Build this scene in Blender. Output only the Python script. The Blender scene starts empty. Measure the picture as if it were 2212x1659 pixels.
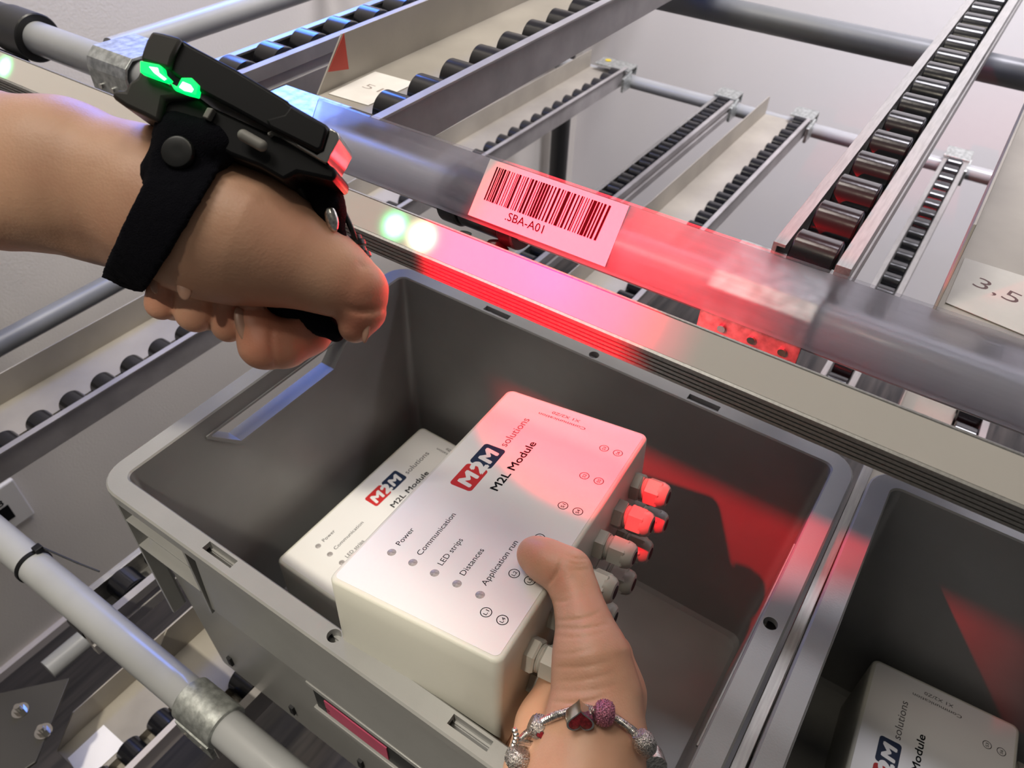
import bpy, bmesh, math, random
import numpy as np
from mathutils import Vector, Matrix
random.seed(4)
MM = 0.001
SC = bpy.context.scene
COL = SC.collection
PI = math.pi

# ------------------------------------------------------------------ camera
CR = np.array([[0.8294059237566578, 0.5581165145504936, 0.02432631956079212],
               [0.3950148818051066, -0.5551190599794051, -0.7319877542692084],
               [-0.3950304504590283, 0.6167242377542737, -0.6808833657657873]])
CP = np.array([388.19220614583975, -116.95870655136673, 381.0738553758598])
FOC = 1655.0254600594515
cam = bpy.data.cameras.new('camera')
camo = bpy.data.objects.new('camera', cam); COL.objects.link(camo)
m = Matrix.Identity(4)
for i in range(3):
    m[i][0] = CR[0][i]; m[i][1] = -CR[1][i]; m[i][2] = -CR[2][i]; m[i][3] = CP[i] * MM
camo.matrix_world = m
cam.sensor_fit = 'HORIZONTAL'; cam.sensor_width = 36.0; cam.lens = FOC / 2212 * 36.0
cam.clip_start = 0.01; cam.clip_end = 60
cam.dof.use_dof = True; cam.dof.focus_distance = 0.375; cam.dof.aperture_fstop = 21.0
SC.camera = camo

# ------------------------------------------------------------------ world, exposure, lamps
SC.view_settings.view_transform = 'Standard'
SC.view_settings.look = 'None'
SC.view_settings.gamma = 1.0
SC.view_settings.exposure = 0.15
SC.view_settings.use_curve_mapping = False
w = bpy.data.worlds.new('world'); SC.world = w; w.use_nodes = True
w.node_tree.nodes['Background'].inputs[0].default_value = (1.0, 0.97, 0.92, 1)
w.node_tree.nodes['Background'].inputs[1].default_value = 0.085

def lamp(name, kind, loc, target, energy, color, sx=None, sy=None, spread=None, radius=None, spot=None, blend=None):
    l = bpy.data.lights.new(name, kind); l.energy = energy; l.color = color
    if kind == 'AREA':
        l.shape = 'RECTANGLE'; l.size = sx * MM; l.size_y = sy * MM
        if spread: l.spread = math.radians(spread)
    if radius: l.shadow_soft_size = radius * MM
    if spot: l.spot_size = math.radians(spot); l.spot_blend = blend
    o = bpy.data.objects.new(name, l); COL.objects.link(o)
    o.location = Vector(loc) * MM
    o.rotation_euler = (Vector(target) - Vector(loc)).to_track_quat('-Z', 'Y').to_euler()
    return o
lamp('ceiling_panel_lamp', 'AREA', (-420, -150, 1800), (-350, 150, 0), 12, (1.0, 0.94, 0.85), 700, 700)
lamp('added_key_spot', 'SPOT', (130, -600, 1250), (112, -272, 0), 72, (1.0, 0.92, 0.78), radius=32, spot=31, blend=0.12)  # added key spot; its cone edge stands in for shade over the rear
lamp('ceiling_lamp', 'AREA', (330, -170, 1400), (330, 300, 100), 1.3, (1.0, 0.90, 0.72), 90, 90)
lamp('rear_fill_lamp', 'AREA', (600, 1250, 1750), (480, 1900, -300), 32, (0.95, 0.92, 1.0), 900, 400, spread=104)  # added fill to lift the background, spread trimmed to miss the held box
lamp('wall_fill_lamp', 'AREA', (-250, 500, 1500), (-700, 480, -100), 4.2, (1.0, 0.93, 0.83), 300, 900, spread=66)  # added fill for the left wall, kept narrow to spare the bin
lamp('blue_left_lamp', 'AREA', (-670, 700, 470), (-50, 240, 60), 7.5, (0.07, 0.22, 1.0), 420, 330)  # unseen blue source on the left, placed from the blue highlights
# the scanner's own red aiming light, sitting at its front window
lamp('scanner_aiming_lamp', 'SPOT', (209, 55, 255), (231, 127, 190), 13.0, (1.0, 0.001, 0.013), radius=3, spot=62, blend=0.4)

# ------------------------------------------------------------------ helpers
def at(x, y, D):
    """point (mm) seen at photo pixel x, y at depth D mm"""
    return CP + CR.T @ np.array([(x - 1106) / FOC * D, (y - 829.5) / FOC * D, D])

def mat(name, col, rough=0.5, metal=0.0, spec=0.5, bump=0.0, bscale=400.0, var=0.0, vscale=40.0, stretch=None,
        emis=None, estr=0.0, sss=0.0, alpha=None, coat=0.0, col2=None):
    M = bpy.data.materials.new(name); M.use_nodes = True
    nt = M.node_tree; N = nt.nodes; L = nt.links; b = N['Principled BSDF']
    b.inputs['Base Color'].default_value = (*col, 1); b.inputs['Roughness'].default_value = rough
    b.inputs['Metallic'].default_value = metal; b.inputs['Specular IOR Level'].default_value = spec
    b.inputs['Coat Weight'].default_value = coat
    tc = N.new('ShaderNodeTexCoord'); mp = N.new('ShaderNodeMapping')
    L.new(tc.outputs['Object'], mp.inputs['Vector'])
    if stretch: mp.inputs['Scale'].default_value = stretch
    if var > 0 or col2:
        nz = N.new('ShaderNodeTexNoise'); nz.inputs['Scale'].default_value = vscale; nz.inputs['Detail'].default_value = 5
        L.new(mp.outputs[0], nz.inputs['Vector'])
        r = N.new('ShaderNodeValToRGB'); L.new(nz.outputs[0], r.inputs[0])
        c2 = col2 if col2 else tuple(max(0, c * (1 - var)) for c in col)
        c1 = col if col2 else tuple(min(1, c * (1 + var)) for c in col)
        r.color_ramp.elements[0].position = 0.35; r.color_ramp.elements[0].color = (*c2, 1)
        r.color_ramp.elements[1].position = 0.65; r.color_ramp.elements[1].color = (*c1, 1)
        L.new(r.outputs[0], b.inputs['Base Color'])
    if bump > 0:
        nz = N.new('ShaderNodeTexNoise'); nz.inputs['Scale'].default_value = bscale; nz.inputs['Detail'].default_value = 4
        L.new(mp.outputs[0], nz.inputs['Vector'])
        bp = N.new('ShaderNodeBump'); bp.inputs['Strength'].default_value = bump; bp.inputs['Distance'].default_value = 0.0006
        L.new(nz.outputs[0], bp.inputs['Height']); L.new(bp.outputs[0], b.inputs['Normal'])
    if emis: b.inputs['Emission Color'].default_value = (*emis, 1); b.inputs['Emission Strength'].default_value = estr
    if sss > 0:
        b.inputs['Subsurface Weight'].default_value = sss; b.inputs['Subsurface Radius'].default_value = (0.006, 0.0022, 0.0012)
        b.inputs['Subsurface Scale'].default_value = 1.0
    if alpha is not None: b.inputs['Alpha'].default_value = alpha
    return M

M_BIN = mat('grey_bin_plastic', (0.235, 0.233, 0.225), 0.33, spec=0.6, bump=0.08, bscale=900, var=0.04, vscale=30)
M_MOD = mat('light_grey_enclosure', (0.60, 0.59, 0.52), 0.45, bump=0.12, bscale=1200)
M_FACE = mat('white_face_film', (0.72, 0.71, 0.69), 0.32)
M_INK = mat('black_ink', (0.003, 0.003, 0.004), 0.6, spec=0.08)
M_INKG = mat('grey_ink', (0.07, 0.065, 0.07), 0.6, spec=0.15)
M_RED = mat('logo_red', (0.50, 0.025, 0.025), 0.5, spec=0.2)
M_NAVY = mat('logo_navy', (0.012, 0.024, 0.06), 0.5, spec=0.2)
M_DOT = mat('status_window', (0.30, 0.28, 0.27), 0.4, var=0.3, vscale=700)
M_GLAND = mat('gland_nylon', (0.40, 0.385, 0.34), 0.38, bump=0.05, bscale=900)
M_HOLE = mat('gland_seal_black', (0.01, 0.01, 0.012), 0.6)
M_ALU = mat('brushed_aluminium', (0.38, 0.37, 0.355), 0.42, metal=0.75, var=0.10, vscale=60, stretch=(12, 1, 12), bump=0.1, bscale=200)
M_ALUD = mat('dull_aluminium', (0.34, 0.32, 0.31), 0.55, metal=0.35, var=0.12, vscale=25)
M_TRAY = mat('tray_aluminium', (0.35, 0.32, 0.27), 0.5, metal=0.25, var=0.14, vscale=9, bump=0.1)
M_ZINC = mat('zinc_steel', (0.46, 0.48, 0.46), 0.42, metal=0.8, var=0.28, vscale=180, bump=0.15, bscale=600)
M_PIPE = mat('grey_coated_pipe', (0.30, 0.305, 0.31), 0.30, var=0.05, vscale=20, coat=0.2)
M_PIPED = mat('dark_grey_pipe', (0.16, 0.165, 0.17), 0.38, var=0.06, vscale=20)
M_ROLL = mat('black_roller_plastic', (0.010, 0.010, 0.012), 0.17, spec=0.6, bump=0.05, bscale=300)
M_BLK = mat('black_plastic', (0.004, 0.004, 0.005), 0.45, spec=0.25)
M_BLKG = mat('charcoal_plastic', (0.040, 0.037, 0.033), 0.45, spec=0.35)
M_GREYB = mat('grey_rubber_button', (0.25, 0.24, 0.22), 0.5)
M_JOINT = mat('black_painted_steel', (0.014, 0.014, 0.014), 0.34, spec=0.45)
M_FAB = mat('black_plush_fabric', (0.005, 0.005, 0.008), 0.95, spec=0.1, bump=1.0, bscale=2200)
M_PAPER = mat('white_paper', (0.68, 0.65, 0.60), 0.7, var=0.04, vscale=60)
M_CARD = mat('white_card', (0.86, 0.84, 0.84), 0.5)
M_PINK = mat('pink_card', (0.42, 0.05, 0.11), 0.5, var=0.06, vscale=120)
M_FLAG = mat('red_film', (0.42, 0.035, 0.015), 0.5)
M_WALL = mat('painted_wall', (0.68, 0.64, 0.585), 0.85, bump=0.6, bscale=260)
M_WALLB = mat('painted_back_wall', (0.80, 0.77, 0.76), 0.9, bump=0.3, bscale=60)
M_BASE = mat('white_baseboard', (0.60, 0.55, 0.53), 0.5)
M_FLOOR = mat('dark_wood_floor', (0.055, 0.047, 0.043), 0.5, stretch=(14, 1, 1), col2=(0.02, 0.018, 0.018), vscale=6)
M_WHITEP = mat('white_switch_plastic', (0.7, 0.68, 0.65), 0.4)
M_SILVER = mat('oxidised_silver', (0.62, 0.60, 0.57), 0.22, metal=1.0, var=0.35, vscale=900, bump=0.25, bscale=900)
M_CHROME = mat('polished_metal', (0.6, 0.58, 0.55), 0.15, metal=1.0)
M_PAVE = mat('pave_silver', (0.50, 0.47, 0.44), 0.2, metal=0.9, bump=1.0, bscale=1500, var=0.6, vscale=1500)
M_PAVEP = mat('pink_pave', (0.42, 0.16, 0.22), 0.2, metal=0.6, bump=1.0, bscale=1500, var=0.6, vscale=1500)
M_ENAM = mat('dark_red_enamel', (0.20, 0.012, 0.018), 0.25, var=0.4, vscale=700)
M_NAIL = mat('fingernail', (0.42, 0.24, 0.17), 0.35, sss=0.05)
M_GREEN = mat('green_status_light', (0.0, 0.3, 0.05), 0.4, emis=(0.0, 1.0, 0.13), estr=1.6)
M_GREENW = mat('bright_green_light', (0.2, 0.8, 0.3), 0.4, emis=(0.25, 1.0, 0.40), estr=6.0)

def skin_mat():
    M = mat('skin', (0.60, 0.335, 0.215), 0.46, sss=0.12, spec=0.4)
    nt = M.node_tree; N = nt.nodes; L = nt.links; b = N['Principled BSDF']
    tc = N.new('ShaderNodeTexCoord')
    n1 = N.new('ShaderNodeTexNoise'); n1.inputs['Scale'].default_value = 28; n1.inputs['Detail'].default_value = 6
    L.new(tc.outputs['Object'], n1.inputs[0])
    r = N.new('ShaderNodeValToRGB'); L.new(n1.outputs[0], r.inputs[0])
    r.color_ramp.elements[0].position = 0.3; r.color_ramp.elements[0].color = (0.58, 0.31, 0.20, 1)
    r.color_ramp.elements[1].position = 0.7; r.color_ramp.elements[1].color = (0.70, 0.42, 0.275, 1)
    # redder fingertips and knuckles: own colour stored on the mesh
    at_ = N.new('ShaderNodeAttribute'); at_.attribute_name = 'blush'
    mx = N.new('ShaderNodeMix'); mx.data_type = 'RGBA'
    L.new(at_.outputs['Fac'], mx.inputs[0]); L.new(r.outputs[0], mx.inputs[6]); mx.inputs[7].default_value = (0.55, 0.19, 0.12, 1)
    L.new(mx.outputs[2], b.inputs['Base Color'])
    v = N.new('ShaderNodeTexVoronoi'); v.inputs['Scale'].default_value = 900; L.new(tc.outputs['Object'], v.inputs[0])
    n2 = N.new('ShaderNodeTexNoise'); n2.inputs['Scale'].default_value = 170; n2.inputs['Detail'].default_value = 6
    L.new(tc.outputs['Object'], n2.inputs[0])
    add = N.new('ShaderNodeMath'); add.operation = 'MULTIPLY_ADD'; add.inputs[1].default_value = 0.35
    L.new(v.outputs[0], add.inputs[0]); L.new(n2.outputs[0], add.inputs[2])
    bp = N.new('ShaderNodeBump'); bp.inputs['Strength'].default_value = 0.2; bp.inputs['Distance'].default_value = 0.0008
    L.new(add.outputs[0], bp.inputs['Height']); L.new(bp.outputs[0], b.inputs['Normal'])
    return M
M_SKIN = skin_mat()

def clear_mat(hazy):
    M = bpy.data.materials.new('clear_scratched_plastic'); M.use_nodes = True
    nt = M.node_tree; N = nt.nodes; L = nt.links; N.clear()
    out = N.new('ShaderNodeOutputMaterial'); tr = N.new('ShaderNodeBsdfTransparent'); tr.inputs[0].default_value = (0.93, 0.93, 0.95, 1)
    b = N.new('ShaderNodeBsdfPrincipled'); b.inputs['Base Color'].default_value = (0.62, 0.60, 0.66, 1); b.inputs['Roughness'].default_value = 0.32
    tc = N.new('ShaderNodeTexCoord'); mp = N.new('ShaderNodeMapping'); mp.inputs['Scale'].default_value = (3, 900, 900)
    nz = N.new('ShaderNodeTexNoise'); nz.inputs['Scale'].default_value = 1.0; nz.inputs['Detail'].default_value = 3
    L.new(tc.outputs['Object'], mp.inputs[0]); L.new(mp.outputs[0], nz.inputs[0])
    mr = N.new('ShaderNodeMapRange'); mr.inputs[1].default_value = 0.3; mr.inputs[2].default_value = 0.7
    mr.inputs[3].default_value = 0.09; mr.inputs[4].default_value = 0.20
    L.new(nz.outputs[0], mr.inputs[0])
    mx = N.new('ShaderNodeMixShader'); L.new(mr.outputs[0], mx.inputs[0]); L.new(tr.outputs[0], mx.inputs[1]); L.new(b.outputs[0], mx.inputs[2])
    if hazy:
        gl = N.new('ShaderNodeBsdfRefraction'); gl.inputs['IOR'].default_value = 1.15; gl.inputs['Roughness'].default_value = 0.33; gl.inputs[0].default_value = (0.95, 0.95, 0.97, 1)
        m2 = N.new('ShaderNodeMixShader'); m2.inputs[0].default_value = 0.62
        L.new(mx.outputs[0], m2.inputs[1]); L.new(gl.outputs[0], m2.inputs[2]); L.new(m2.outputs[0], out.inputs[0])
    else: L.new(mx.outputs[0], out.inputs[0])
    return M
M_CLEAR = clear_mat(False); M_HAZY = clear_mat(True)

def diffuser_mat():
    """milky cover of the strip: lit segments sit at fixed places along the strip (object x)"""
    M = bpy.data.materials.new('led_diffuser'); M.use_nodes = True
    nt = M.node_tree; N = nt.nodes; L = nt.links; b = N['Principled BSDF']
    b.inputs['Base Color'].default_value = (0.74, 0.70, 0.65, 1); b.inputs['Roughness'].default_value = 0.4
    tc = N.new('ShaderNodeTexCoord'); sp = N.new('ShaderNodeSeparateXYZ'); L.new(tc.outputs['Object'], sp.inputs[0])
    X, Z = sp.outputs[0], sp.outputs[2]
    def math_(op, a, c, d=None):
        n = N.new('ShaderNodeMath'); n.operation = op
        for i, v in enumerate((a, c, d)):
            if v is None: continue
            if isinstance(v, (int, float)): n.inputs[i].default_value = v
            else: L.new(v, n.inputs[i])
        return n.outputs[0]
    zc = math_('SUBTRACT', Z, 181.2 * MM)
    def spot(x0, s, gain):
        dx = math_('MULTIPLY', math_('SUBTRACT', X, x0 * MM), 1000 / s)
        dz = math_('MULTIPLY', zc, 1400 / s)
        d2 = math_('ADD', math_('MULTIPLY', dx, dx), math_('MULTIPLY', dz, dz))
        e = math_('POWER', 2.718, math_('MULTIPLY', d2, -1.0))
        return math_('MULTIPLY', e, gain)
    def smooth(x0, x1):
        n = N.new('ShaderNodeMapRange'); n.interpolation_type = 'SMOOTHSTEP'; L.new(X, n.inputs[0])
        n.inputs[1].default_value = x0 * MM; n.inputs[2].default_value = x1 * MM; return n.outputs[0]
    band = math_('MULTIPLY', smooth(183, 199), math_('SUBTRACT', 1.0, smooth(296, 326)))
    wob = N.new('ShaderNodeTexNoise'); wob.inputs['Scale'].default_value = 70; wob.inputs['Detail'].default_value = 1
    L.new(tc.outputs['Object'], wob.inputs[0])
    bandr = math_('MULTIPLY', band, math_('MULTIPLY_ADD', wob.outputs[0], 0.5, 0.62))
    g1 = spot(162.0, 5.2, 5.0); g0 = spot(-174, 5.2, 5.0); wh = spot(178.6, 5.4, 6.0)
    gg = math_('ADD', g1, g0)
    def rgb(r, g, bl):
        n = N.new('ShaderNodeCombineXYZ')
        for i, v in enumerate((r, g, bl)): L.new(v, n.inputs[i])
        return n.outputs[0]
    red = math_('ADD', math_('ADD', math_('MULTIPLY', bandr, 0.60), wh), math_('MULTIPLY', gg, 0.03))
    pw = lambda v: math_('MULTIPLY', v, v)
    red = math_('ADD', red, math_('MULTIPLY', pw(gg), 0.10))
    grn = math_('ADD', math_('ADD', math_('MULTIPLY', bandr, 0.012), math_('MULTIPLY', wh, 0.95)), gg)
    blu = math_('ADD', math_('ADD', math_('MULTIPLY', bandr, 0.06), math_('MULTIPLY', wh, 0.55)), math_('ADD', math_('MULTIPLY', gg, 0.28), math_('MULTIPLY', pw(gg), 0.10)))
    L.new(rgb(red, grn, blu), b.inputs['Emission Color']); b.inputs['Emission Strength'].default_value = 1.0
    return M
M_DIFF = diffuser_mat()

class MB:
    """collects geometry (mm) and links it as ONE mesh object"""
    def __init__(s): s.bm = bmesh.new(); s.mi = 0
    def face(s, vs):
        try: f = s.bm.faces.new(vs); f.material_index = s.mi; return f
        except ValueError: return None
    def box(s, x0, x1, y0, y1, z0, z1, M=None):
        v = [Vector((x, y, z)) for x in (x0, x1) for y in (y0, y1) for z in (z0, z1)]
        if M is not None: v = [M @ a for a in v]
        v = [s.bm.verts.new(a * MM) for a in v]
        for q in ((0, 1, 3, 2), (4, 6, 7, 5), (0, 4, 5, 1), (2, 3, 7, 6), (0, 2, 6, 4), (1, 5, 7, 3)): s.face([v[i] for i in q])
        return s
    def loops(s, Ls, cap0=True, cap1=True, close=True):
        V = [[s.bm.verts.new(Vector(p) * MM) for p in L] for L in Ls]
        n = len(V[0])
        for a, b in zip(V, V[1:]):
            for i in range(n if close else n - 1): s.face([a[i], a[(i + 1) % n], b[(i + 1) % n], b[i]])
        if cap0: s.face(V[0][::-1])
        if cap1: s.face(V[-1])
        return V
    def tube(s, p0, p1, r0, r1=None, n=24, cap=True):
        r1 = r0 if r1 is None else r1
        p0, p1 = Vector(p0), Vector(p1); d = (p1 - p0).normalized(); u = d.orthogonal().normalized(); v = d.cross(u)
        ring = lambda p, r: [p + (u * math.cos(2 * PI * i / n) + v * math.sin(2 * PI * i / n)) * r for i in range(n)]
        s.loops([ring(p0, r0), ring(p1, r1)], cap, cap); return s
    def lathe(s, p0, d, prof, n=24, rot=0.0):
        """prof: (distance along d, radius, sides) - polygon or circle"""
        p0, d = Vector(p0), Vector(d).normalized(); u = Vector((0, 0, 1)) if abs(d.z) < 0.9 else Vector((0, 1, 0))
        u = (u - d * u.dot(d)).normalized(); v = d.cross(u); Ls = []
        for t, r in prof:
            Ls.append([p0 + d * t + (u * math.cos(rot + 2 * PI * i / n) + v * math.sin(rot + 2 * PI * i / n)) * r for i in range(n)])
        s.loops(Ls); return s
    def prism(s, pts, vec):
        """closed outline pts (3D mm) extruded by vec"""
        a = [Vector(p) for p in pts]; b = [p + Vector(vec) for p in a]
        s.loops([a, b]); return s
    def yz(s, poly, x0, x1):
        s.loops([[(x0, y, z) for y, z in poly], [(x1, y, z) for y, z in poly]]); return s
    def xz(s, poly, y0, y1):
        s.loops([[(x, y0, z) for x, z in poly], [(x, y1, z) for x, z in poly]]); return s
    def sphere(s, c, r, sc=(1, 1, 1), seg=20, M=None):
        T = Matrix.Translation(Vector(c) * MM) @ (M.to_4x4() if M is not None else Matrix.Identity(4)) @ Matrix.Diagonal((*[q * r * MM for q in sc], 1))
        g = bmesh.ops.create_uvsphere(s.bm, u_segments=seg, v_segments=seg // 2, radius=1, matrix=T)
        for v in g['verts']:
            for f in v.link_faces: f.material_index = s.mi
        return s
    def build(s, name, mats, parent=None, smooth=False, bevel=0, angle=35):
        bmesh.ops.recalc_face_normals(s.bm, faces=s.bm.faces[:])
        me = bpy.data.meshes.new(name); s.bm.to_mesh(me); s.bm.free()
        for q in (mats if isinstance(mats, (list, tuple)) else [mats]): me.materials.append(q)
        o = bpy.data.objects.new(name, me); COL.objects.link(o)
        if parent is not None: o.parent = parent
        if bevel:
            b = o.modifiers.new('bevel', 'BEVEL'); b.width = bevel * MM; b.segments = 2; b.limit_method = 'ANGLE'; b.angle_limit = math.radians(40)
        if smooth:
            for p in me.polygons: p.use_smooth = True
            me.set_sharp_from_angle(angle=math.radians(angle))
        return o

def tag(o, label=None, cat=None, group=None, kind=None):
    if label: o['label'] = label
    if cat: o['category'] = cat
    if group: o['group'] = group
    if kind: o['kind'] = kind
    return o
def thing(name, label, cat, loc=(0, 0, 0), group=None, M=None):
    o = bpy.data.objects.new(name, None); COL.objects.link(o); o.empty_display_size = 0.02
    if M is not None: o.matrix_world = M
    else: o.location = Vector(loc) * MM
    return tag(o, label, cat, group)
def copy_tree(o, parent=None):
    c = o.copy(); COL.objects.link(c); c.parent = parent
    for ch in list(o.children): copy_tree(ch, c)
    return c
def boolean(o, cutter, op='DIFFERENCE'):
    mo = o.modifiers.new('b', 'BOOLEAN'); mo.object = cutter; mo.operation = op; mo.solver = 'EXACT'
    bpy.context.view_layer.update()
    dg = bpy.context.evaluated_depsgraph_get()
    me = bpy.data.meshes.new_from_object(o.evaluated_get(dg), depsgraph=dg)
    o.modifiers.remove(mo); old = o.data; o.data = me; me.name = old.name
    bpy.data.objects.remove(cutter)
def rrect(x0, x1, y0, y1, r, z, n=6):
    P = []
    for cx, cy, a0 in ((x1 - r, y1 - r, 0), (x0 + r, y1 - r, 90), (x0 + r, y0 + r, 180), (x1 - r, y0 + r, 270)):
        for i in range(n + 1):
            a = math.radians(a0 + 90 * i / n); P.append((cx + r * math.cos(a), cy + r * math.sin(a), z))
    return P

def text_mesh(bm_target, s, org, xdir, ydir, length, height, mi=0, bold=0.0, shear=0.0, h=0.06):
    """lay the string s as thin raised letters: baseline starts at org, runs length mm along xdir, cap height mm"""
    if bold > 0:
        for k in range(6):
            a = 2 * PI * k / 6; off = Vector(xdir) * (bold * height * 1.4 * math.cos(a)) + Vector(ydir) * (bold * height * 1.4 * math.sin(a))
            text_mesh(bm_target, s, Vector(org) + off, xdir, ydir, length, height, mi, 0.0, shear, h + .004 * k)
    cu = bpy.data.curves.new('t', 'FONT'); cu.body = s; cu.size = 1.0; cu.offset = min(bold, 0.0); cu.shear = shear; cu.resolution_u = 3
    ob = bpy.data.objects.new('t', cu); COL.objects.link(ob)
    dg = bpy.context.evaluated_depsgraph_get(); dg.update()
    me = bpy.data.meshes.new_from_object(ob.evaluated_get(dg), depsgraph=dg)
    co = np.empty(len(me.vertices) * 3); me.vertices.foreach_get('co', co); co = co.reshape(-1, 3)
    if len(co):
        x0, x1 = co[:, 0].min(), co[:, 0].max()
        capc = 0.73
        X = (co[:, 0] - x0) / max(1e-6, x1 - x0) * length; Y = co[:, 1] / capc * height
        xd, yd = Vector(xdir), Vector(ydir); zd = xd.cross(yd)
        vs = [bm_target.verts.new((Vector(org) + xd * a + yd * b + zd * h) * MM) for a, b in zip(X, Y)]
        for p in me.polygons:
            try:
                f = bm_target.faces.new([vs[i] for i in p.vertices]); f.material_index = mi
            except ValueError: pass
    bpy.data.objects.remove(ob); bpy.data.curves.remove(cu); bpy.data.meshes.remove(me)

# ------------------------------------------------------------------ setting
def struct(o): o['kind'] = 'structure'; return o
struct(MB().box(-760, -700, -1500, 1900, -950, 2200).build('wall_left', M_WALL))
struct(MB().box(-760, 3200, 1900, 1960, -950, 2200).build('wall_back', M_WALLB))
struct(MB().box(-760, 3200, -1500, 1960, -1000, -950).build('floor', M_FLOOR))
struct(MB().box(-700, -688, -1500, 1900, -950, -930).build('baseboard_left', M_BASE, bevel=1))

# ------------------------------------------------------------------ storage bins
def make_bin(label):
    root = thing('storage_bin', label, 'storage bin')
    b = MB()
    # closed solid: outer skin up, rim ring, inner skin down
    b.loops([rrect(15, 385, 15, 285, 12, -234), rrect(15, 385, 15, 285, 12, -232), rrect(10, 390, 10, 290, 9, -4),
             rrect(1, 399, 1, 299, 19, -4), rrect(1, 399, 1, 299, 19, -9), rrect(0, 400, 0, 300, 20, -9), rrect(0, 400, 0, 300, 20, -1.2),
             rrect(1.2, 398.8, 1.2, 298.8, 19, 0), rrect(13.2, 386.8, 12.8, 287.2, 7, 0), rrect(14.2, 385.8, 13.7, 286.3, 6.5, -1.2),
             rrect(21, 379, 20.5, 279.5, 10, -224), rrect(24, 376, 24, 276, 10, -228)])
    shell = b.build('shell', M_BIN, root)
    # hand holes in the two short walls, slots and round holes in the rim
    c = MB(); hexa = [(74, -17), (96, -41.5), (196, -41.5), (221, -17), (221, -15), (74, -15)]
    c.loops([[(-6, y, z) for y, z in hexa], [(45, y, z) for y, z in hexa]])
    c.loops([[(355, y, z) for y, z in hexa], [(406, y, z) for y, z in hexa]])
    boolean(shell, c.build('cut', M_BIN))
    c = MB()
    for yy in (8.3, 291.7):
        for xx in (109.7, 290.3): c.box(xx - 12, xx + 12, yy - 2.9, yy + 2.9, -7, 6)
        c.tube((200, yy, -7), (200, yy, 6), 4.0)
    for xx in (391.7,): c.tube((xx, 150, -7), (xx, 150, 6), 4.0)
    boolean(shell, c.build('cut', M_BIN))
    for p in shell.data.polygons: p.use_smooth = True
    shell.data.set_sharp_from_angle(angle=math.radians(28))
    for xa, xb in ((1.5, 15.6), (384.6, 398.5)):
        f_ = MB(); n6 = len(hexa) - 1; H = [(73, -16.5), (95.5, -42.2), (196.5, -42.2), (222, -16.5), (222, -14.4), (73, -14.4)]
        G = [(76.8, -17.6), (97.4, -39.6), (194.6, -39.6), (217.8, -17.6), (217.8, -16.2), (76.8, -16.2)]
        f_.loops([[(xa, *H[i]), (xb, *H[i]), (xb, *G[i]), (xa, *G[i])] for i in range(6)] + [[(xa, *H[0]), (xb, *H[0]), (xb, *G[0]), (xa, *G[0])]], False, False)
        f_.build('hand_hole_frame', M_BIN, root)
    # stiffening ribs at the corners and the raised centre panels
    r = MB()
    for yy0, yy1 in ((2.5, 12.5), (287.5, 297.5)):
        for z in (-34, -62):
            for x0, x1 in ((12, 78), (322, 388)): r.box(x0, x1, yy0, yy1, z - 1.3, z)
        for x0 in (11, 76, 322, 386.5): r.box(x0, x0 + 2.4, yy0, yy1, -150 if x0 in (11, 386.5) else -88, -5)
        ya, yb = (yy0 + 1.5, yy1) if yy0 < 100 else (yy0, yy1 - 1.5)
        r.loops([[(86, ya, -9), (314, ya, -9), (314, yb, -9), (86, yb, -9)], [(78, ya, -84), (322, ya, -84), (322, yb, -84), (78, yb, -84)],
                 [(84, yb - .5 if yy0 < 100 else yb - 1.5, -92), (316, yb - .5 if yy0 < 100 else yb - 1.5, -92), (316, yb, -92), (84, yb, -92)]])
        # gussets running up to the rim
        for s_, xa in ((1, 78), (-1, 322)):
            r.loops([[(xa - s_ * 66, yy0, -62), (xa, yy0, -62), (xa + s_ * 6, yy0, -9), (xa - s_ * 4, yy0, -34)],
                     [(xa - s_ * 66, yy0 + 1.2, -62), (xa, yy0 + 1.2, -62), (xa + s_ * 6, yy0 + 1.2, -9), (xa - s_ * 4, yy0 + 1.2, -34)]]) if False else None
    for xx0, xx1 in ((2.5, 13), (387, 397.5)):
        for z in (-60,): r.box(xx0, xx1, 12, 288, z - 1.3, z)
        for y0 in (12, 286): r.box(xx0, xx1, y0, y0 + 2.2, -150, -5)
    r.build('stiffening_ribs', M_BIN, root, bevel=0.5)
    # recessed holder on the long side, with its pink card
    h = MB(); h.box(166, 262, 5.5, 14, -124, -88); o = h.build('card_pocket', M_BLK, root, bevel=0.6)
    h = MB(); h.box(164, 264, 3.5, 6.5, -91, -86).box(164, 264, 3.5, 6.5, -127, -122); h.build('pocket_rail', M_BIN, root, bevel=0.6)
    h = MB(); h.box(176, 228, 4.8, 5.5, -119, -101); pc = h.build('name_card', M_PINK, root); pc['label'] = 'pink paper card'
    h = MB()
    text_mesh(h.bm, '10', (179, 4.75, -117), (0, 0, 1), (-1, 0, 0), 6, 4, h=0.0)
    h.build('pen_mark', M_INK, pc)
    for x in (60, 130, 200, 270, 340):
        pass
    for x in (42, 112, 182):
        s = MB(); s.box(x, x + 4, 12.0, 14.4, -214, -203); s.build('drain_slot', M_HOLE, root)
    return root
bin1 = make_bin('grey plastic bin standing open under the lit strip, a hand reaching into it')
bin2 = copy_tree(bin1); bin2['label'] = 'grey plastic bin at the lower right edge, one enclosure lying in it'
bin2.location = Vector((410.5, 4.5, 0)) * MM; bin2.rotation_euler = (0, 0, math.radians(0.3))

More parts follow.
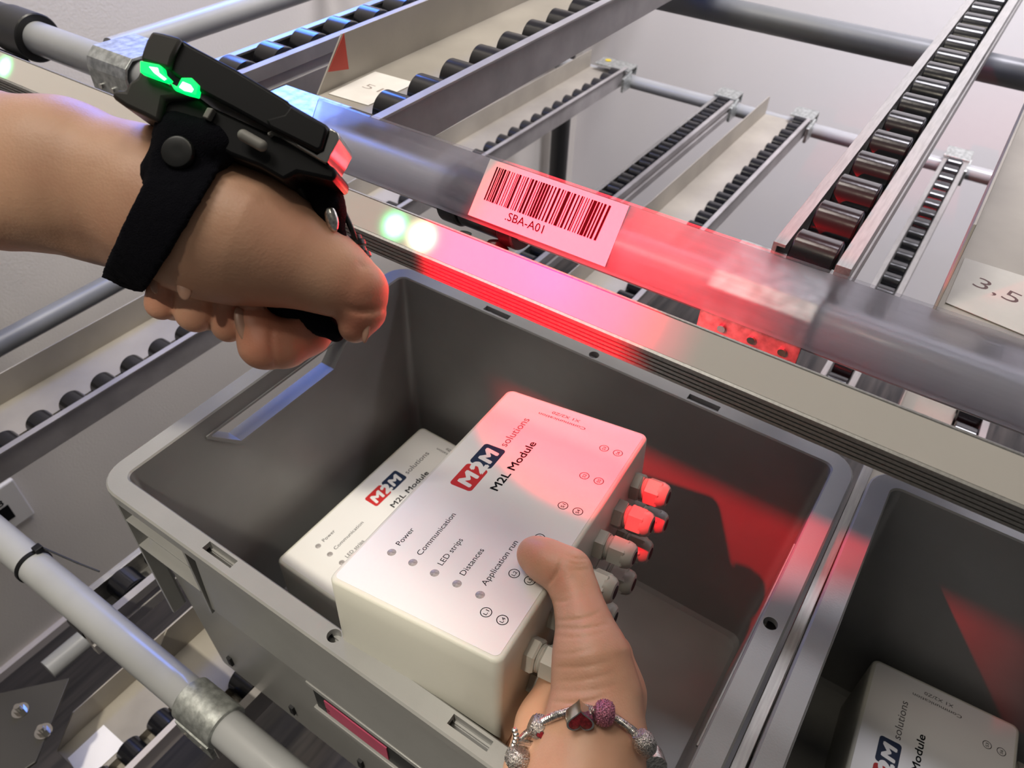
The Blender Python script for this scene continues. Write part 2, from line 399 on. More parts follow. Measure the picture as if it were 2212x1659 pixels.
# ------------------------------------------------------------------ control modules
MW, ML, MH = 100.0, 186.0, 76.0
def make_module():
    root = thing('control_module', '', 'control box')
    b = MB(); r = 5
    b.loops([rrect(1, MW - 1, 1, ML - 1, 4, -MH), rrect(.3, MW - .3, .3, ML - .3, 4.6, -MH + 1), rrect(0, MW, 0, ML, 5, -14)])
    b.build('enclosure', M_MOD, root, smooth=True, angle=50)
    b = MB()
    b.loops([rrect(0, MW, 0, ML, 5, -14.0), rrect(0, MW, 0, ML, 5, -2.0), rrect(.6, MW - .6, .6, ML - .6, 4.6, -.7), rrect(1.8, MW - 1.8, 1.8, ML - 1.8, 4, -.1)])
    b.build('lid', M_MOD, root, smooth=True, angle=60)
    b = MB(); b.loops([rrect(2.6, MW - 2.6, 2.6, ML - 2.6, 3, -.1), rrect(2.6, MW - 2.6, 2.6, ML - 2.6, 3, .12)])
    face = b.build('face_film', M_FACE, root)
    # printing
    t = MB(); A = ((0, 1, 0), (-1, 0, 0))
    def T(s, u, v0, v1, h, **k): text_mesh(t.bm, s, (u, v0, .12), A[0], A[1], v1 - v0, h, **k)
    T('Power', 19.4, 35.5, 48.8, 3.4); T('Communication', 32.7, 35.3, 69, 3.4); T('LED strips', 46, 35.1, 55.2, 3.4)
    T('Distances', 59.3, 35, 54.6, 3.4); T('Application run', 72, 34.8, 68, 3.4)
    T('solutions', 28.4, 131.8, 162.7, 5.4, mi=1); T('M2L Module', 43, 96, 144, 5.2, bold=0.022)
    text_mesh(t.bm, 'Communication', (63, 172.6, .12), (-1, 0, 0), (0, -1, 0), 33, -0.0 + 2.7)
    text_mesh(t.bm, 'X1 X2/Z0', (56.8, 177.8, .12), (-1, 0, 0), (0, -1, 0), 19.5, 2.7)
    for nm, u, v in (('S3', 80.7, 160.1), ('S6', 89.7, 160.1), ('S2', 80.6, 131.9), ('S5', 89.7, 131.9), ('S1', 80.5, 103.9), ('S4', 89.6, 103.8),
                     ('L3', 80.4, 76.3), ('L6', 89.4, 76.2), ('L2', 80.3, 48.6), ('L5', 89.3, 48.5), ('L1', 80.1, 21.3), ('L4', 89.1, 21.3)):
        T(nm, u + 1.0, v - 1.5, v + 1.5, 2.0, bold=0.01)
        n = 28; ring = lambda rr: [t.bm.verts.new(Vector((u + rr * math.cos(2 * PI * i / n), v + rr * math.sin(2 * PI * i / n), .18)) * MM) for i in range(n)]
        a, c = ring(2.95), ring(2.5)
        for i in range(n): t.face([a[i], a[(i + 1) % n], c[(i + 1) % n], c[i]])
    t.build('printed_text', [M_INK, M_INKG], face)
    # logo: red and navy rounded squares carrying M 2 M
    def rr(x0, x1, y0, y1, r, z): return rrect(x0, x1, y0, y1, r, z)
    lg = MB(); lg.loops([rr(15.6, 30.2, 88, 108.2, 2.2, .12), rr(15.6, 30.2, 88, 108.2, 2.2, .17)])
    lg.mi = 1; lg.loops([rr(15.6, 30.2, 109.6, 129, 2.2, .12), rr(15.6, 30.2, 109.6, 129, 2.2, .17)])
    lg.mi = 2
    lg.bm.verts.ensure_lookup_table()
    text_mesh(lg.bm, '2', (27.6, 104.0, .18), *A, 7.6, 9.0, mi=2, bold=0.075, shear=0.1, h=0.02)
    text_mesh(lg.bm, '2', (28.0, 103.6, .18), *A, 10.6, 9.0, mi=0, bold=-0.01, h=0.0) if False else None
    text_mesh(lg.bm, 'M', (27.4, 91.2, .18), *A, 11.0, 8.8, mi=2, bold=0.055, shear=0.12, h=0.03)
    text_mesh(lg.bm, 'M', (27.4, 114.2, .18), *A, 11.0, 8.8, mi=2, bold=0.055, shear=0.12, h=0.03)
    lg.build('logo', [M_RED, M_NAVY, M_FACE], face)
    d0 = None
    for i in range(5):
        if d0 is None:
            q = MB(); q.tube((0, 0, .1), (0, 0, .3), 2.4, 2.1); d0 = q.build('status_light', M_DOT, root, smooth=True); o = d0
        else:
            o = d0.copy(); COL.objects.link(o)
        o.location = Vector((18.2 + 13.5 * i, 29.7 - .22 * i, 0)) * MM
    # twelve cable glands along the long side
    g0 = None
    for row, h0, v0 in ((0, -27, 29), (1, -56, 35)):
        for i in range(6):
            if g0 is None:
                q = MB()
                q.lathe((0, 0, 0), (1, 0, 0), [(0, 6.9), (0, 7.6), (4.2, 7.6), (5.2, 6.9)], n=6)
                q.lathe((5.2, 0, 0), (1, 0, 0), [(0, 5.6), (.6, 6.1), (1.2, 5.6), (1.8, 6.1), (2.4, 5.6)], n=24)
                q.lathe((7.6, 0, 0), (1, 0, 0), [(0, 6.6), (.4, 7.3), (8.0, 7.2), (8.6, 6.7)], n=6)
                q.lathe((16.2, 0, 0), (1, 0, 0), [(-1.5, 6.6), (0, 6.5), (2.2, 6.0), (3.6, 4.9), (4.0, 3.9)], n=24)
                g0 = q.build('cable_gland', M_GLAND, root, smooth=True, angle=30); o = g0
                q = MB(); q.lathe((19.6, 0, 0), (1, 0, 0), [(0, 3.2), (.75, 3.2)], n=20); s0 = q.build('gland_seal', M_HOLE, g0, smooth=True)
            else:
                o = g0.copy(); COL.objects.link(o); s1 = s0.copy(); COL.objects.link(s1); s1.parent = o
            o.location = Vector((MW, v0 + 27.6 * i, h0)) * MM
            o.rotation_euler = (random.uniform(-.5, .5), 0, 0); o.scale = (1.12, 1.22, 1.22)
    return root
mod1 = make_module()
MR = Matrix(((0.9931764, -0.0762054, -0.0882799), (0.0845160, 0.9919234, 0.0945777), (0.0803596, -0.1013934, 0.9915955)))
MT = Vector((198.43406, 13.50445, 47.08624))
M4 = Matrix.Translation(MT * MM) @ MR.to_4x4()
mod2 = copy_tree(mod1); mod3 = copy_tree(mod1)
mod1.matrix_world = M4
mod1['label'] = 'white-faced control box held by the hand, tilted over the bin edge'
mod2['label'] = 'white-faced control box lying in the bin beneath the held one'
mod3['label'] = 'white-faced control box lying in the right-hand bin'
mod2.location = Vector((40, 80, -151.5)) * MM; mod2.rotation_euler = (0, 0, math.radians(-0.5))
mod3.location = Vector((478, 88, -151.5)) * MM; mod3.rotation_euler = (0, 0, math.radians(3.4))

# ------------------------------------------------------------------ roller lanes
rollmesh = None
def roller(parent, x0, x1, y, z):
    global rollmesh
    if rollmesh is None:
        q = MB(); q.lathe((0, 0, 0), (1, 0, 0), [(0, 4), (0, 13.6), (.9, 14.8), (23.1, 14.8), (24, 13.6), (24, 4)], n=36)
        o = q.build('roller', M_ROLL, smooth=True, angle=40); rollmesh = o.data
        o.parent = parent
    else:
        o = bpy.data.objects.new('roller', rollmesh); COL.objects.link(o); o.parent = parent
    o.location = Vector((x0, y, z)) * MM; return o
def lane(name, label, group, x0, y0, y1, z, slope, kind, first=0.0, gs=0, wall_top=None, plate_low=-34, top=3, cat='roller lane', nroll=99, rmat=M_ALUD):
    """local frame: origin at the near end, y along the lane, z=0 at the roller tops; rollers span x 0..24"""
    root = thing(name, label, cat, (x0, y0, z), group)
    root.rotation_euler = (math.radians(slope), 0, 0)
    L = y1 - y0
    if kind == 'tray':
        q = MB()  # floor sheet with a tall guide on the left, channel under the rollers
        q.xz([(-64, -18), (-64, -15.5), (-1.5, -15.5), (-1.5, -30), (28, -30), (28, -34), (-4, -34), (-4, -18)], 0, L)
        q.prism([(-64, gs, -17), (-64, gs, -15), (-64, gs + 34, 22), (-64, L, 22), (-64, L, -17)], (1.6, 0, 0))
        q.build('tray', M_TRAY, root, bevel=0.3)
        q = MB(); q.xz([(26.5, plate_low), (26.5, top - 1), (25.2, top), (33, top), (33, top - 2), (29.0, top - 2.4), (29.0, plate_low)], -4, L)
        q.build('side_rail', rmat, root, bevel=0.3)
    else:
        q = MB()
        q.xz([(-9, -33), (-9, -2), (-2, -2), (-2, -4), (-6.5, -4), (-6.5, -30), (26, -30), (26, -33)], 0, L)
        q.build('channel', M_ALU, root, bevel=0.3)
        q = MB(); q.xz([(26, plate_low), (26, -3), (26, -1), (34, -1), (34, -12), (31.5, -13), (31.5, -20), (34, -21), (34, plate_low)], -4, L)
        q.build('side_rail', rmat, root, bevel=0.3)
    y = first; n = 0
    while y < L - 10 and n < nroll:
        roller(root, 0, 24, y, -14.8 + (2 if kind == 'tray' else 2)); y += 40; n += 1
    return root
g_up = 'roller lanes of the upper tier'
laneB = lane('roller_track', 'roller track at upper left behind the scanner, rollers glowing blue on top', g_up, -146, 248, 1250, 150, 0, 'narrow', first=29, plate_low=-42)
laneA = lane('roller_tray', 'wide roller tray with a red triangle beside it, above the barcode label', g_up, -1, 262, 1250, 150, 0, 'tray', first=-2, gs=31)
laneA.rotation_euler = (0, 0, 0)
laneR = lane('roller_track', 'shiny roller track rising steeply at the upper right', g_up, 320, 262, 1250, 160, -0.4, 'narrow', first=12, plate_low=-32, rmat=M_ALU)
laneT = lane('roller_tray', 'metal tray end carrying a paper marked 3,5 at the right edge', g_up, 461, 278, 1250, 153, 0, 'tray', first=14)
g_lo = 'roller lanes of the lower tier'
lz = -239
laneLL = lane('roller_tray', 'roller tray left of the open bin, running away behind the scanner hand', g_lo, -384, -30, 1475, -240, -0.9, 'tray', first=6, top=4)
laneD = lane('roller_track', 'far dark roller track starting just above the barcode label', g_lo, -128, -30, 1475, lz, -1.0, 'narrow', first=10)
laneE = lane('roller_tray', 'far tray with rollers, second from the left on the rear pipe', g_lo, 36, -30, 1475, lz, -1.0, 'tray', first=10)
laneF = lane('roller_track', 'far dark roller track seen right of the shiny track', g_lo, 333, -30, 1475, lz, -1.0, 'narrow', first=10, rmat=M_ALU)
laneG = lane('roller_tray', 'far tray with rollers showing under the clear holder at right', g_lo, 483, -30, 1475, lz, -1.0, 'tray', first=10)
laneW = lane('roller_tray', 'low tray with a white paper in the bottom left corner', 'roller lanes of the bottom tier', -160, -100, 420, -520, -0.5, 'tray', first=8, rmat=M_BASE)

# strip between the two bins
q = MB(); q.xz([(402.5, -14), (402.5, -8), (409.0, -8), (409.0, -60), (407.4, -60), (407.4, -14)], -30, 345)
tag(q.build('lane_divider', M_ALU, bevel=0.4), 'narrow metal divider strip between the two grey bins', 'divider')

# ------------------------------------------------------------------ pipes
def pipe(name, label, p0, p1, r=14, m_=M_PIPE, group=None):
    q = MB(); q.tube(p0, p1, r, n=40, cap=True)
    o = q.build(name, m_, smooth=True); return tag(o, label, 'pipe', group)
PY, PZ = 236, 134
pipe('rack_pipe', 'grey pipe at upper left running behind the scanner and clear holder', (-700, PY, PZ), (1100, PY, PZ))
pipe('rack_pipe', 'shiny grey pipe crossing the top right corner', (-690, 930, 62), (1400, 930, 62), 16, M_PIPED)
pipe('rack_pipe', 'thin distant grey pipe carrying the ends of the far tracks', (-690, 1492, -296), (1400, 1492, -296), 14, M_PIPE)
pipe('rack_pipe', 'thick grey pipe with a metal collar at lower left, in front of the bin', (-690, -27, -192), (900, -27, -192), 14)
pipe('rack_pipe', 'dark grey pipe along the wall left of the scanner hand', (-600, -400, -290), (-600, 1880, -290), 15, M_PIPED)
pipe('rack_pipe', 'grey pipe along the wall at the top left corner', (-400, 330, 84), (-400, 1880, 84), 14)
pipe('rack_pipe', 'grey tube at lower left, left one of the pair under the thick pipe', (-365, -45, -592), (-365, 500, -592), 14)
pipe('rack_pipe', 'pale tube at lower left, right one of the pair under the thick pipe', (-281, -4, -486), (-281, 500, -486), 13)
tag(MB().tube((-640, 1700, -950), (-640, 1700, -300), 26, n=24).build('rack_post', M_JOINT, smooth=True), 'dark upright post far behind, left of the wall switches', 'post')

# cable tie round the thick pipe
ct = thing('cable_tie', 'black cable tie wrapped around the thick lower left pipe', 'cable tie', (-151, -27, -192))
q = MB()
n = 40
q.loops([[(x, r_ * math.cos(2 * PI * i / n), r_ * math.sin(2 * PI * i / n)) for x, r_ in ((-2, 14.1), (2, 14.1), (2, 15.3), (-2, 15.3))] for i in range(n + 1)], False, False)
q.build('band', M_BLK, ct)
q = MB(); q.box(-3.5, 3.5, 6, 13, 10.5, 17); q.build('head', M_BLK, ct, bevel=0.7)
q = MB(); q.tube((0, 12, 14), (34, 22, 6), 0.9, n=8); q.tube((34, 22, 6), (52, 28, 2), 0.8, n=8); q.build('tail', M_BLK, ct)

# collars and brackets on the pipes
def collar(name, label, x0, x1, y, z, r0=14, r1=17.5, m_=M_ZINC, cat='pipe collar', tabs=True, flat=True):
    root = thing(name, label, cat, (x0, y, z)); L = x1 - x0
    q = MB(); n = 40
    prof = [(0, r0 + .1), (0, r1 - .5), (.5, r1), (L - .5, r1), (L, r1 - .5), (L, r0 + .1)]
    q.loops([[(x, r_ * math.cos(2 * PI * i / n), r_ * math.sin(2 * PI * i / n)) for x, r_ in prof] for i in range(n + 1)], False, False)
    q.build('sleeve', m_, root, smooth=True)
    if tabs:
        q = MB(); q.box(2, L - 2, -r1 - 1, -r1 + 3, -24, -4); q.build('clamp_tab', m_, root, bevel=0.6)
        s = MB(); s.tube((L * .28, -r1 - 2.0, -15), (L * .28, -r1 - .5, -15), 2.4, n=12); s.build('rivet', M_CHROME, root)
        s = MB(); s.tube((L * .72, -r1 - 2.0, -15), (L * .72, -r1 - .5, -15), 2.4, n=12); s.build('rivet', M_CHROME, root)
    return root
c1 = collar('pipe_collar', 'spotted zinc collar around the thick lower left pipe', 52, 92, -27, -192, 14, 17)
def lane_bracket(label, x0, x1, bare=False):
    root = thing('lane_bracket', label, 'bracket', (x0, PY, PZ), 'zinc brackets holding the upper lanes')
    L = x1 - x0; n = 24
    q = MB()
    # saddle: top plate running back under the lane, folded over the pipe and down its front
    out = [(30, 17), (-8, 18), (-16, 12), (-18.5, 4), (-18.5, -18), (-16.5, -18), (-16.5, 4), (-14, 10.5), (-8, 15.5), (30, 15)]
    q.xz([(0, 0), (1, 0), (1, 1), (0, 1)], 0, 1) if False else None
    q.loops([[(0, a, b) for a, b in out], [(L, a, b) for a, b in out]])
    q.build('saddle', M_ZINC, root, bevel=0.6)
    q = MB(); q.box(3, L - 3, -17, 17, -20, -15.5); q.build('lower_plate', M_ZINC, root, bevel=1)
    for fx in (.25, .55, .85):
        s = MB(); s.tube((L * fx, -20.0, -9), (L * fx, -18.4, -9), 2.2, n=12); s.build('rivet', M_CHROME, root)
    return root
lane_bracket('zinc bracket on the upper left pipe, left of the scanner window', -246, -196)
lane_bracket('zinc bracket glowing blue between scanner and paper tag', -66, 1)
lane_bracket('zinc bracket lit red in front of the shiny roller track', 293, 349)
def lane_end(label, x0, x1):
    root = thing('lane_bracket', label, 'bracket', (x0, 1474, -270), 'zinc hooks on the distant pipe')
    L = x1 - x0
    q = MB(); q.yz([(-14, 4), (-14, 8), (34, 8), (34, -14), (31, -14), (31, 4)], 0, L); q.build('hook', M_ZINC, root, bevel=0.8)
    q = MB(); q.yz([(-34, -34), (-34, -4), (4, 4), (4, -34)], L - 3, L + 3); q.build('hook_side', M_ZINC, root, bevel=0.8)
lane_end('zinc hook with a yellow spot at the left end of the distant pipe', -428, -344)
lane_end('zinc hook on the distant pipe, left of the beige tray', -140, -92)
lane_end('zinc hook on the distant pipe, at the end of the beige tray', 26, 72)
lane_end('zinc hook on the distant pipe, right of the shiny track', 322, 368)
q = MB(); q.tube((-410, 1490, -261.9), (-410, 1490, -260.9), 7); tag(q.build('yellow_sticker', mat('yellow_film', (.55, .42, .02), .5)), 'small yellow sticker on the zinc hook at the distant pipe', 'sticker')

# black joint sleeve with its bolt, behind the clear holder
j = thing('pipe_joint', 'black steel pipe joint behind the clear holder, beside the barcode label', 'pipe joint', (112, PY, PZ))
q = MB(); n = 40
for a, b_, rr_ in ((0, 14, 19), (15, 46, 17.5), (47, 58, 20)):
    q.loops([[(x, r_ * math.cos(2 * PI * i / n), r_ * math.sin(2 * PI * i / n)) for x, r_ in ((a, 14.1), (a, rr_ - 1), (a + 1, rr_), (b_ - 1, rr_), (b_, rr_ - 1), (b_, 14.1))] for i in range(n + 1)], False, False)
q.build('sleeve', M_JOINT, j, smooth=True)
q = MB(); q.lathe((24, -19, -12), (0, -.35, -1), [(0, 4), (6, 4)], n=16); q.lathe((24, -20.5, -16), (0, -.35, -1), [(0, 7), (0, 7.6), (8, 7.6), (8.8, 6.5)], n=6)
q.build('hex_bolt', M_ZINC, j, bevel=0.3)
q = MB(); q.lathe((44, -16, -12), (.2, -.3, -1), [(0, 4), (5, 9), (11, 9), (11, 5)], n=20); q.build('clamp_foot', M_JOINT, j, smooth=True)
j2 = thing('pipe_joint', 'black steel pipe joint at the top left corner', 'pipe joint', (-447, PY, PZ))
q = MB()
for a, b_, rr_ in ((0, 60, 19), (62, 102, 20.5)):
    q.loops([[(x, r_ * math.cos(2 * PI * i / n), r_ * math.sin(2 * PI * i / n)) for x, r_ in ((a, 14.1), (a, rr_ - 1), (a + 1, rr_), (b_ - 1, rr_), (b_, rr_ - 1), (b_, 14.1))] for i in range(n + 1)], False, False)
q.build('sleeve', M_JOINT, j2, smooth=True)
q = MB(); q.box(20, 90, -30, -8, -60, -18); q.build('clamp_block', M_JOINT, j2, bevel=3)

# bracket plate with two bolts, bottom left
bp = thing('bracket_plate', 'dark steel bracket plate with two shiny bolts at the bottom left', 'bracket', (-230, -100, -440))
q = MB(); q.prism([(-75, -45, 0), (10, 52, 0), (62, -20, 0), (52, -62, 0), (-75, -62, 0)], (0, 0, -4)); q.build('plate', M_BLKG, bp, bevel=1)
for i, (x, y) in enumerate(((1, 1), (41, 2))):
    s = MB(); s.tube((x, y, 0), (x, y, 1.5), 8.5, n=24); s.lathe((x, y, 1.5), (0, 0, 1), [(0, 5.5), (5, 5.5)], n=6); s.tube((x, y, 6), (x, y, 11), 3, n=14)
    s.build('bolt', M_CHROME, bp, smooth=True)

# ------------------------------------------------------------------ lit strip profile
lp = thing('led_profile', 'aluminium light strip over the bin, glowing green, white and pink', 'light strip', (0, 0, 0))
poly = [(120.6, 175.6), (119.2, 175.0)]
z = 174.2
for i in range(4): poly += [(119.2, z), (119.2, z - 1.3), (120.2, z - 1.3), (120.2, z - 2.1)]; z -= 2.1
poly += [(119.2, z), (119.2, 164.5), (140, 164.5), (140, 174), (132, 187.2), (131.2, 187.7), (130.6, 187.5), (130.2, 186.9)]
q = MB(); q.yz(poly, -700, 1000); q.build('profile', M_ALU, lp)
q = MB(); q.yz([(120.4, 175.7), (121.2, 175.3), (131.0, 186.7), (130.2, 187.1)], -700, 1000)
df = q.build('diffuser', M_DIFF, lp); df['label'] = 'milky diffuser with lit green, white and pink segments'

# ------------------------------------------------------------------ clear label holder and its barcode label
T0 = Vector((0, 198.5, 187.7)); T1 = Vector((0, 180.8, 161.4)); dv = (T1 - T0).normalized(); nv = Vector((0, dv.z, -dv.y)); nv = nv if nv.y < 0 else -nv
lh = thing('label_holder', 'long clear plastic label holder clipped along the upper pipe', 'label holder', (0, 0, 0))
LW = (T1 - T0).length
def hol(off0, off1, a, b_, bow=0.0):
    P = []
    for off, rng in ((off0, range(9)), (off1, range(8, -1, -1))):
        for i in rng:
            s = a + (b_ - a) * i / 8; p = T0 + dv * s + nv * (off + bow * math.sin(PI * i / 8)); P.append((p.y, p.z))
    return P
q = MB(); q.yz(hol(1.6, 2.5, -1, LW + 2, .8), 42, 1000); q.build('front_sheet', M_HAZY, lh, smooth=True)
q = MB(); q.yz(hol(-2.6, -1.8, -1, LW, 0), 42, 1000); q.build('back_sheet', M_CLEAR, lh, smooth=True)
q = MB(); q.yz(hol(-2.6, 2.4, LW + .6, LW + 2.0, 0), 42, 1000); q.yz(hol(-2.6, 2.2, -2.4, -1.2, 0), 42, 1000); q.build('edge_fold', M_CLEAR, lh)
# card
cx0, cx1 = 170.0, 252.0
cl = thing('barcode_label', 'white barcode label reading SBA-A01 in the clear holder', 'label', (0, 0, 0))
def lpt(x, s, off): p = T0 + dv * s + nv * off; return (x, p.y, p.z)
q = MB(); A0 = [lpt(cx0 - .5, -.6, 3.5), lpt(cx1 + .8, -.6, 3.5), lpt(cx1, LW - .6, 3.2), lpt(cx0 - 3, LW - .6, 3.2)]
q.prism(A0, tuple(nv * .35)); q.build('card', M_CARD, cl)
q = MB(); rnd = random.Random(7); x = cx0 + 5
yd = -dv
while x < cx1 - 7.5:
    wd = rnd.choice((.45, .45, .8, .8, 1.25, 1.9)); s1 = 20.6
    pts = [lpt(x, 2.2, 3.95), lpt(x + wd, 2.2, 3.95), lpt(x + wd - 1.5, s1, 3.8), lpt(x - 1.5, s1, 3.8)]
    q.face([q.bm.verts.new(Vector(p) * MM) for p in pts]); x += wd + rnd.choice((.45, .8, .8, 1.2))
text_mesh(q.bm, '.SBA-A01', lpt(cx0 + 19.5, 26.6, 3.75), (1, 0, 0), tuple(yd), 23.5, 4.6, h=.02)
q.build('barcode_print', M_INK, cl)
# ------------------------------------------------------------------ tags, flag, socket, switches
def paper(name, label, pts, z, th=.4, text=None, tpos=None, xd=None, yd_=None, ln=0, ht=0, cat='paper tag', mi=M_PAPER, ink=None):
    root = thing(name, label, cat, (0, 0, 0)); q = MB(); q.prism([(x, y, z) for x, y in pts], (0, 0, th)); q.build('sheet', mi, root)
    if text:
        q = MB(); text_mesh(q.bm, text, (tpos[0], tpos[1], z + th), xd, yd_, ln, ht, bold=-.008); q.build('handwriting', ink or M_INKG, root)
    return root
M_PEN = mat('brown_pen_ink', (.10, .035, .03), .6)
paper('paper_tag', 'paper tag marked 51 in the tray beside the red triangle', [(-58.6, 300), (-19.5, 302), (-18, 358), (-59.8, 356)], 134.7, text='51', tpos=(-47, 325), xd=(1, 0, 0), yd_=(0, 1, 0), ln=17, ht=9, ink=mat('faded_ink', (.30, .25, .22), .7))
paper('paper_tag', 'paper tag handwritten 3,5 in the tray at the right edge', [(401.5, 292), (450, 285), (450, 345), (401.5, 345)], 137.8, text='3,5', tpos=(410, 318), xd=(.97, -.22, 0), yd_=(.22, .97, 0), ln=24, ht=12, ink=M_PEN)
paper('paper_tag', 'blank white paper at the bottom left corner', [(-206, -98), (-168, -104), (-166, -52), (-206, -52)], -535, cat='paper tag', mi=M_CARD)
q = MB(); q.prism([(-61.0, 304.5, 150), (-61.0, 326.5, 173.2), (-61.0, 327, 145.5)], (.4, 0, 0)); fl = q.build('triangle_marker', M_FLAG)
tag(fl, 'small red triangle marker on the tray guide, upper centre left', 'marker')
sk = thing('network_socket', 'white network socket on the wall at the left edge', 'socket', (-700, 56, -628))
q = MB(); q.box(0, 9, -45, 52, -40, 50); q.build('cover', M_WHITEP, sk, bevel=3)
q = MB(); q.box(9, 10, -4, 26, -18, 12); q.build('jack', M_BLK, sk)
q = MB(); text_mesh(q.bm, '/18', (9.3, -4, 16), (0, 1, 0), (0, 0, 1), 26, 13, bold=.02); q.build('marking', M_INK, sk)
sw = thing('light_switch', 'white double wall switch far behind, below the near end of the far track', 'light switch', (-700, 1790, -672))
q = MB(); q.box(0, 8, -38, 38, -38, 118); q.build('cover', M_WHITEP, sw, bevel=3)
q = MB(); q.box(8, 12, -22, 22, -22, 22); q.build('rocker', M_BLKG, sw, bevel=2)
q = MB(); q.box(8, 12, -26, 26, 54, 104); q.build('rocker', M_WHITEP, sw, bevel=2)

# ------------------------------------------------------------------ organic shapes: smooth-union distance fields meshed with surface nets
def cone_d(P, a, b, ra, rb):
    ba = b - a; t = np.clip(((P - a) @ ba) / (ba @ ba + 1e-9), 0, 1)
    return np.linalg.norm(P - a - t[:, None] * ba, axis=1) - (ra + (rb - ra) * t)
def smin(a, b, k):
    h = np.maximum(k - np.abs(a - b), 0) / k
    return np.minimum(a, b) - h * h * k * .25
def chain(nodes):
    """nodes: (px, py, depth mm, radius px) -> list of (point, radius mm)"""
    return [(at(x, y, D), r * D / FOC) for x, y, D, r in nodes]
def surface_nets(f, lo, hi, h):
    n = np.ceil((hi - lo) / h).astype(int) + 1
    xs = [lo[i] + h * np.arange(n[i]) for i in range(3)]
    V = np.empty(n)
    for i in range(n[0]):
        Y, Z = np.meshgrid(xs[1], xs[2], indexing='ij')
        V[i] = f(np.stack([np.full(Y.size, xs[0][i]), Y.ravel(), Z.ravel()], 1)).reshape(Y.shape)
    S = V < 0; c = n - 1
    acc = np.zeros((*c, 3)); cnt = np.zeros(c)
    offs = [(0, 0, 0), (1, 0, 0), (0, 1, 0), (1, 1, 0), (0, 0, 1), (1, 0, 1), (0, 1, 1), (1, 1, 1)]
    sl = lambda A, o: A[o[0]:o[0] + c[0], o[1]:o[1] + c[1], o[2]:o[2] + c[2]]
    for i in range(8):
        for j in range(i + 1, 8):
            a, b = np.array(offs[i]), np.array(offs[j])
            if np.abs(a - b).sum() != 1: continue
            va, vb = sl(V, a), sl(V, b); m = (va < 0) != (vb < 0)
            t = np.where(m, va / np.where(m, va - vb, 1), 0)
            p = a + t[..., None] * (b - a); acc += np.where(m[..., None], p, 0); cnt += m
    act = cnt > 0; idx = -np.ones(c, int); idx[act] = np.arange(act.sum())
    I = np.argwhere(act); verts = lo + h * (I + acc[act] / cnt[act][:, None])
    F = []
    for ax in range(3):
        u, v = [(1, 2), (2, 0), (0, 1)][ax]
        s0 = [slice(None)] * 3; s1 = [slice(None)] * 3; s0[ax] = slice(0, -1); s1[ax] = slice(1, None)
        A, B = S[tuple(s0)], S[tuple(s1)]; E = np.argwhere(A != B)
        for d in (u, v): E = E[(E[:, d] > 0) & (E[:, d] < c[d])]
        if not len(E): continue
        eu = np.zeros(3, int); eu[u] = 1; ev = np.zeros(3, int); ev[v] = 1
        q = [idx[tuple((E - a).T)] for a in (0 * eu, eu, eu + ev, ev)]
        q = np.stack(q, 1); inside = S[tuple(E.T)]
        q[~inside] = q[~inside][:, ::-1]; F.append(q)
    return verts, np.concatenate(F)
def organic(name, f, lo, hi, h, mats, parent=None, blush=None, smooth_it=2):
    v, F = surface_nets(f, np.array(lo, float), np.array(hi, float), h)
    # project vertices onto the field for a clean surface
    for _ in range(2):
        d = f(v); e = .2; g = np.stack([(f(v + np.eye(3)[i] * e) - d) / e for i in range(3)], 1)
        g /= np.maximum(1e-6, np.linalg.norm(g, axis=1))[:, None]; v = v - g * np.clip(d, -h, h)[:, None] * .8
    me = bpy.data.meshes.new(name); me.from_pydata((v * MM).tolist(), [], F.tolist()); me.update()
    for q in (mats if isinstance(mats, (list, tuple)) else [mats]): me.materials.append(q)
    me.polygons.foreach_set('use_smooth', np.ones(len(me.polygons), bool))
    if blush is not None:
        a = me.attributes.new('blush', 'FLOAT', 'POINT'); b = np.zeros(len(v))
        for c_, r_, s_ in blush: b = np.maximum(b, s_ * np.exp(-((np.linalg.norm(v - c_, axis=1) / r_) ** 2)))
        a.data.foreach_set('value', b)
    o = bpy.data.objects.new(name, me); COL.objects.link(o)
    if parent is not None: o.parent = parent
    return o
def chains_field(groups):
    """groups: list of (nodes, k within chain, k joining to the rest)"""
    G = [(chain(nd), k, kj) for nd, k, kj in groups]
    def f(P):
        D = None
        for nd, k, kj in G:
            d = None
            for (a, ra), (b, rb) in zip(nd, nd[1:]):
                q_ = cone_d(P, a, b, ra, rb); d = q_ if d is None else smin(d, q_, k)
            D = d if D is None else smin(D, d, kj)
        return D
    pts = np.array([p for nd, _, _ in G for p, _ in nd]); rs = max(r for nd, _, _ in G for _, r in nd)
    return f, pts
def surf_depth(f, px, py, D0=200, D1=420):
    Ds = np.arange(D0, D1, .25); P = np.array([at(px, py, D) for D in Ds]); d = f(P); i = np.argmax(d < 0); return Ds[i] if d.min() < 0 else D1
def creases(f, lst):
    """lst: (pixel a, pixel b, depth, half-width mm, deep mm): shallow grooves across the skin"""
    C_ = []
    for a, b, D, w_, dp in lst:
        D = surf_depth(f, (a[0] + b[0]) / 2, (a[1] + b[1]) / 2); C_.append((at(*a, D), at(*b, D), w_, dp))
    def g(P):
        d = f(P)
        for a, b, w_, dp in C_:
            # distance to the sheet spanned by the groove line and the viewing depth
            ba = b - a; L_ = np.linalg.norm(ba); ba = ba / L_; vd = a - CP; vd = vd / np.linalg.norm(vd)
            nrm = np.cross(ba, vd); nrm /= np.linalg.norm(nrm); r_ = P - a
            s = r_ @ ba; side = r_ @ nrm + 2.2 * np.sin(np.clip(s / L_, 0, 1) * PI) * .6
            depth = r_ @ vd
            m = np.exp(-(side / w_) ** 2) * np.clip(1 - np.abs(s - L_ / 2) / (L_ / 2) , 0, 1) ** .6 * (np.abs(depth) < 14)
            d = d + dp * m
        return d
    return g

